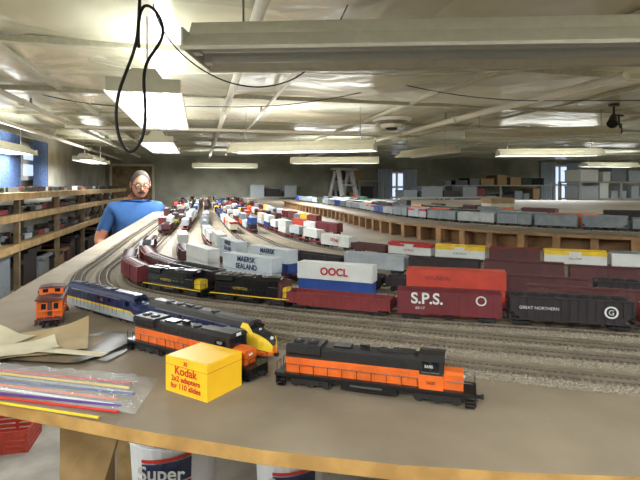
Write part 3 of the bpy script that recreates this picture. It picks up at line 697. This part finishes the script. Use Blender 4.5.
# ---------------------------------------------------------------- fluorescent fixtures
def fixture(x0,y0,x1,y1,z,lit=True,W=.24,power=62,up=7):
    L=math.hypot(x1-x0,y1-y0); M=Matrix.Translation(((x0+x1)/2,(y0+y1)/2,z))@Matrix.Rotation(math.atan2(y1-y0,x1-x0),4,'Z')
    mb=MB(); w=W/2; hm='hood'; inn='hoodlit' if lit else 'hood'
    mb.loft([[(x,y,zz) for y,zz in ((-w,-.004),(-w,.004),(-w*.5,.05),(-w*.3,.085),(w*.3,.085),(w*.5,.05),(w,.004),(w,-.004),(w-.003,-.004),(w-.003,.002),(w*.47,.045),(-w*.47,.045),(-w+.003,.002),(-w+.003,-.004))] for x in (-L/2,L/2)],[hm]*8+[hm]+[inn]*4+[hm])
    for sg in (-1,1): a,b=sorted((sg*L/2,sg*(L/2-.004))); mb.box(a,b,-w*.95,w*.95,.0,.05,hm)
    for y in (-.05,.05):
        mb.cyl((-L/2+.03,y,.022),(L/2-.03,y,.022),.017,'tubeon' if lit else 'tubeoff',12)
        for sg in (-1,1): mb.cbox((sg*(L/2-.02),y,.025),(.02,.03,.045),'white')
    for sg in (-1,1):
        mb.cyl((sg*L*.4,0,.08),(sg*L*.4,0,CEIL-z+.01),.003,'steel',6)
    ob=mb.obj('fluorescent_light_fixture',M)
    if lit:
        for nm,e,zz,sy,rx in (('lamp',power*PW,-.006,.18,0),('added_ceiling_fill',up*PW,.092,.10,math.pi)):  # second lamp is an added upward fill for the ceiling; hood is solid
            ld=bpy.data.lights.new(nm,'AREA'); ld.shape='RECTANGLE'; ld.size=L-.1; ld.size_y=sy; ld.energy=e; ld.color=(.95,.99,1)
            lo=bpy.data.objects.new(nm,ld); bpy.context.collection.objects.link(lo); lo.parent=ob; lo.location=(0,0,zz); lo.rotation_euler=(rx,0,0)
    return ob
Z=CAM
fixture(-.315,1.27,.90,1.20,Z+.316,False)
fixture(-.635,1.80,-.925,3.0,Z+.335,True,.27,power=22)
fixture(-1.16,3.55,-1.45,4.75,Z+.30,True,power=22)
fixture(-.76,4.35,.45,4.05,Z+.28,True,power=42)
fixture(2.2,6.2,3.4,6.05,Z+.36,True,power=50)
fixture(1.35,4.65,2.53,4.25,Z+.42,False)
fixture(1.1,6.6,1.42,5.42,Z+.36,False)
fixture(-2.85,6.0,-3.14,7.2,Z+.30,True,power=26)
fixture(-2.66,3.8,-2.95,5.0,Z+.30,True,power=22)
fixture(-2.4,9.4,-1.2,9.6,Z+.33,True,power=42)
fixture(-.4,6.9,.8,6.8,Z+.30,True,power=42)
fixture(5,9.5,6.2,9.8,Z+.35,True,power=60)  # extra fixture added to brighten the far end
fixture(-.9,-.55,.3,-.6,Z+.45,True,power=36,up=9)  # unseen fixture behind the camera, added to light the foreground
fixture(.9,-.1,2.1,-.2,Z+.45,True,power=34,up=9)  # off-frame overhead, likewise added for foreground light
fixture(2.3,2.4,3.5,2.3,Z+.45,True,power=50)  # added out of frame on the right for more light
fixture(-1.9,.2,-2.1,1.2,Z+.45,True,power=38,up=9)  # unseen fixture at left, added to help light the near table
fixture(5.2,6.2,6.4,6.4,Z+.4,True,power=45)  # added out of view at right to brighten the back of the room
mb=MB()
for r,z0,z1,m in ((.21,-.03,0,'pipe'),(.17,-.06,-.03,'steel'),(.12,-.09,-.06,'pipe'),(.06,-.11,-.09,'frame_dark')):
    mb.cyl((0,0,z0),(0,0,z1),r*.8,m,28,r2=r)
mb.obj('ceiling_vent',Matrix.Translation((.70,4.9,CEIL)))
for x,y in ((2.35,4.0),(2.75,4.6)):
    mb=MB(); mb.cyl((0,0,0),(0,0,-.12),.008,'black',8); mb.cyl((0,0,-.10),(-.06,-.08,-.17),.025,'black',14,r2=.04); mb.cyl((0,0,0),(0,0,-.02),.04,'black',14); mb.obj('ceiling_spotlight',Matrix.Translation((x,y,CEIL)))
def cable(name,pts,r,m):
    cu=bpy.data.curves.new(name,'CURVE'); cu.dimensions='3D'; sp=cu.splines.new('NURBS'); sp.points.add(len(pts)-1); sp.order_u=4; sp.use_endpoint_u=True
    for i,p in enumerate(pts): sp.points[i].co=(*p,1)
    cu.bevel_depth=r; cu.bevel_resolution=2; cu.materials.append(MATS[m]); o=bpy.data.objects.new(name,cu); bpy.context.collection.objects.link(o)
cable('hanging_power_cord',[(-.50,1.42,2.25),(-.51,1.4,2.10),(-.50,1.4,2.0),(-.57,1.4,1.87),(-.575,1.4,1.75),(-.535,1.4,1.67),(-.49,1.4,1.73),(-.49,1.41,1.83),(-.51,1.42,1.95),(-.43,1.43,2.02),(-.47,1.42,2.12),(-.515,1.4,2.11),(-.50,1.38,1.98)],.0045,'cable')
cable('overhead_wire',[(-.6,1.8,2.25),(-.59,1.8,2.2),(-.54,1.8,2.10),(-.40,1.8,1.99),(-.27,1.8,1.95),(-.15,1.8,1.95),(.0,1.8,2.02),(.1,1.8,2.25)],.0025,'cable')
cable('overhead_wire',[(-1.2,2.6,2.25),(-.8,2.55,2.14),(-.2,2.5,2.2),(.6,2.5,2.12),(1.6,2.6,2.25)],.003,'pipe')
cable('overhead_wire',[(-2.0,3.6,2.25),(-1.5,3.5,2.12),(-.9,3.6,2.2),(-.3,3.4,2.10),(.3,3.5,2.25)],.003,'cable')
cable('overhead_wire',[(.5,3.2,2.25),(1.1,3.3,2.13),(1.9,3.4,2.2),(2.4,3.2,2.12),(3.2,3.2,2.25)],.003,'cable')
# ---------------------------------------------------------------- man
def build_man():
    P=empty('man',(-1.61,4.32,0)); P.rotation_euler=(0,0,math.radians(34))
    def skin(name,joints,edges,root=0,sub=2):
        me=bpy.data.meshes.new(name); me.from_pydata([j[0] for j in joints],edges,[]); o=bpy.data.objects.new(name,me); bpy.context.collection.objects.link(o)
        m=o.modifiers.new('s','SKIN'); m.use_smooth_shade=True; sb=o.modifiers.new('u','SUBSURF'); sb.levels=sub; sb.render_levels=sub
        if not me.skin_vertices: me.skin_vertices.new()
        for i,j in enumerate(joints):
            r=j[1]; r=(r,r) if not isinstance(r,tuple) else r; me.skin_vertices[0].data[i].radius=r; me.skin_vertices[0].data[i].use_root=(i==root)
        dg=bpy.context.evaluated_depsgraph_get(); dg.update(); m2=bpy.data.meshes.new_from_object(o.evaluated_get(dg)); o.modifiers.clear(); o.data=m2; o.parent=P
        return o
    hx,hy=.035,-.09
    J=[((0,0,.93),(.17,.13)),((0,0,1.08),(.185,.16)),((.0,-.015,1.25),(.185,.135)),((.01,-.035,1.385),(.125,.10)),((.02,-.055,1.455),(.06,.06)),((hx,hy+.01,1.54),.056),
       ((-.175,-.03,1.395),.075),((-.255,-.01,1.21),.055),((-.285,.0,1.12),.047),((-.20,-.17,1.09),.040),((-.13,-.27,1.10),.028),
       ((.195,-.04,1.395),.075),((.27,-.03,1.21),.055),((.29,-.03,1.12),.047),((.20,-.19,1.09),.040),((.12,-.28,1.10),.028),
       ((-.1,0,.84),.1),((-.11,-.01,.48),.066),((-.11,.02,.09),.045),((-.12,-.13,.045),.042),
       ((.1,0,.84),.1),((.11,-.01,.48),.066),((.11,.02,.09),.045),((.12,-.13,.045),.042)]
    E=[(0,1),(1,2),(2,3),(3,4),(4,5),(3,6),(6,7),(7,8),(8,9),(9,10),(3,11),(11,12),(12,13),(13,14),(14,15),(0,16),(16,17),(17,18),(18,19),(0,20),(20,21),(21,22),(22,23)]
    b=skin('body',J,E); me=b.data; me.materials.clear()
    for n in ('shirt','skin','jeans','shoe'): me.materials.append(MATS[n])
    for p in me.polygons:
        c=p.center; arm=abs(c.x)>.195 or (c.y<-.15 and c.z<1.2 and c.z>1.0)
        if c.z<.11: i=3
        elif c.z<.93: i=2
        elif c.z>1.475: i=1
        elif arm and c.z<1.225 and (abs(c.x)>.215 or c.y<-.15): i=1
        else: i=0
        p.material_index=i; p.use_smooth=True
    for sg,w in ((-1,Vector((-.13,-.27,1.10))),(1,Vector((.12,-.28,1.10)))):
        d=Vector((-sg*.55,-.8,-.05)).normalized(); side=Vector((0,0,1)).cross(d)
        hd=skin('hand',[(w,.026),(w+d*.05,(.038,.018)),(w+d*.085,(.036,.015))],[(0,1),(1,2)])
        hd.data.materials.clear(); hd.data.materials.append(MATS['skin'])
        for k,l in enumerate((.068,.078,.072,.056)):
            a=w+d*.075+side*(.030-.02*k); q=a+d*l*.5+Vector((0,0,-.008)); e=q+d*l*.4+Vector((0,0,-.022))
            f=skin('finger_%d'%(k+1),[(a,.0095),(q,.0088),(e,.0075)],[(0,1),(1,2)],sub=1); f.data.materials.clear(); f.data.materials.append(MATS['skin'])
        a=w+d*.03-side*sg*.028; f=skin('thumb',[(a,.012),(a+d*.035-side*sg*.018,.0105),(a+d*.06-side*sg*.02+Vector((0,0,-.006)),.009)],[(0,1),(1,2)],sub=1); f.data.materials.clear(); f.data.materials.append(MATS['skin'])
    mb=MB(); n,k=32,24; secs=[]
    for i in range(k+1):
        t=-math.pi/2+math.pi*i/k; z=math.sin(t); rr=max(.01,max(0,math.cos(t))**.85); ring=[]
        for j in range(n):
            a=2*math.pi*j/n; x=.074*rr*math.cos(a); y=.094*rr*math.sin(a); zz=.114*z
            if z<0: x*=1-.16*(-z); y=y*(1-.12*(-z))-(.012*(-z))
            y2=y
            if y<-.05 and abs(x)<.05:
                y2+=.010*math.exp(-((zz-.0)/.018)**2)*math.exp(-((abs(x)-.03)/.018)**2)
                y2-=.005*math.exp(-((zz-.028)/.012)**2)
                y2-=.006*math.exp(-((zz+.095)/.02)**2)
            ring.append((x,y2,zz))
        secs.append(ring)
    mb.loft(secs,'skin')
    mb.loft([[(-.006,-.086,.012),(.006,-.086,.012),(.004,-.098,.012),(-.004,-.098,.012)],[(-.012,-.084,-.015),(.012,-.084,-.015),(.007,-.114,-.015),(-.007,-.114,-.015)],[(-.017,-.082,-.032),(.017,-.082,-.032),(.010,-.117,-.030),(-.010,-.117,-.030)],[(-.012,-.082,-.038),(.012,-.082,-.038),(.006,-.100,-.037),(-.006,-.100,-.037)]],'skin')
    for sg in (-1,1):
        mb.sph((sg*.030,-.078,.003),.0125,'eyew',12,8); mb.sph((sg*.030,-.0875,.001),.006,'black',10,6)
        mb.sph((sg*.077,.006,-.004),(.010,.018,.032),'skin',10,8)
        for a in range(20):
            t=2*math.pi*a/20;t2=2*math.pi*(a+1)/20
            mb.cyl((sg*.032+.028*math.cos(t),-.105,.002+.020*math.sin(t)),(sg*.032+.028*math.cos(t2),-.105,.002+.020*math.sin(t2)),.0034,'black',5)
        mb.cyl((sg*.060,-.105,.008),(sg*.082,.0,.010),.003,'black',5)
        mb.loft([[(sg*.001,-.106,-.042),(sg*.001,-.094,-.042),(sg*.001,-.094,-.054),(sg*.001,-.105,-.056)],[(sg*.030,-.090,-.050),(sg*.030,-.078,-.050),(sg*.030,-.078,-.061),(sg*.030,-.089,-.063)]],'hair')
        mb.cbox((sg*.031,-.097,.031),(.032,.006,.006),'hair')
    mb.cyl((-.007,-.105,.006),(.007,-.105,.006),.0034,'black',5)
    mb.sph((0,-.084,-.068),(.022,.009,.005),'lip',10,6)
    def hp(t,a,f):
        ct=max(0,math.cos(t))**.85
        return (.076*ct*math.cos(a)*f,.095*ct*math.sin(a)*f+.003,.114*math.sin(t)*1.05)
    K=14; secs=[]
    for i in range(K+1):
        secs.append([]) 
        for j in range(49):
            a=math.pi/2-math.pi+2*math.pi*j/48
            back=(1+math.sin(a))/2
            low=.86-1.3*min(1,back*1.9)
            t=low+(math.pi/2-low)*i/K
            secs[-1].append(hp(t,a,1.05))
    mb.loft(secs,'hair',closed=False)
    h=mb.obj('head',smooth=True); h.parent=P; h.location=(hx,hy,1.605); h.rotation_euler=(math.radians(10),0,math.radians(-6))
    mb=MB(); n=20
    for a in range(n):
        t=2*math.pi*a/n;t2=2*math.pi*(a+1)/n
        mb.cyl((.02+.07*math.cos(t),-.052+.07*math.sin(t),1.468),(.02+.07*math.cos(t2),-.052+.07*math.sin(t2),1.468),.008,'shirt',6)
    c=mb.obj('shirt_collar',smooth=True); c.parent=P
build_man()
# ---------------------------------------------------------------- camera & world
cd=bpy.data.cameras.new('camera'); cd.sensor_width=36; cd.lens=500/640*36; cd.shift_y=-55/640; cd.clip_start=.02; cd.clip_end=60
co=bpy.data.objects.new('camera',cd); bpy.context.collection.objects.link(co); co.location=(0,0,CAM); co.rotation_euler=(math.pi/2,0,0)
bpy.context.scene.camera=co
w=bpy.data.worlds.new('world'); bpy.context.scene.world=w; w.use_nodes=True; w.node_tree.nodes['Background'].inputs[0].default_value=(.7,.8,1,1); w.node_tree.nodes['Background'].inputs[1].default_value=.5
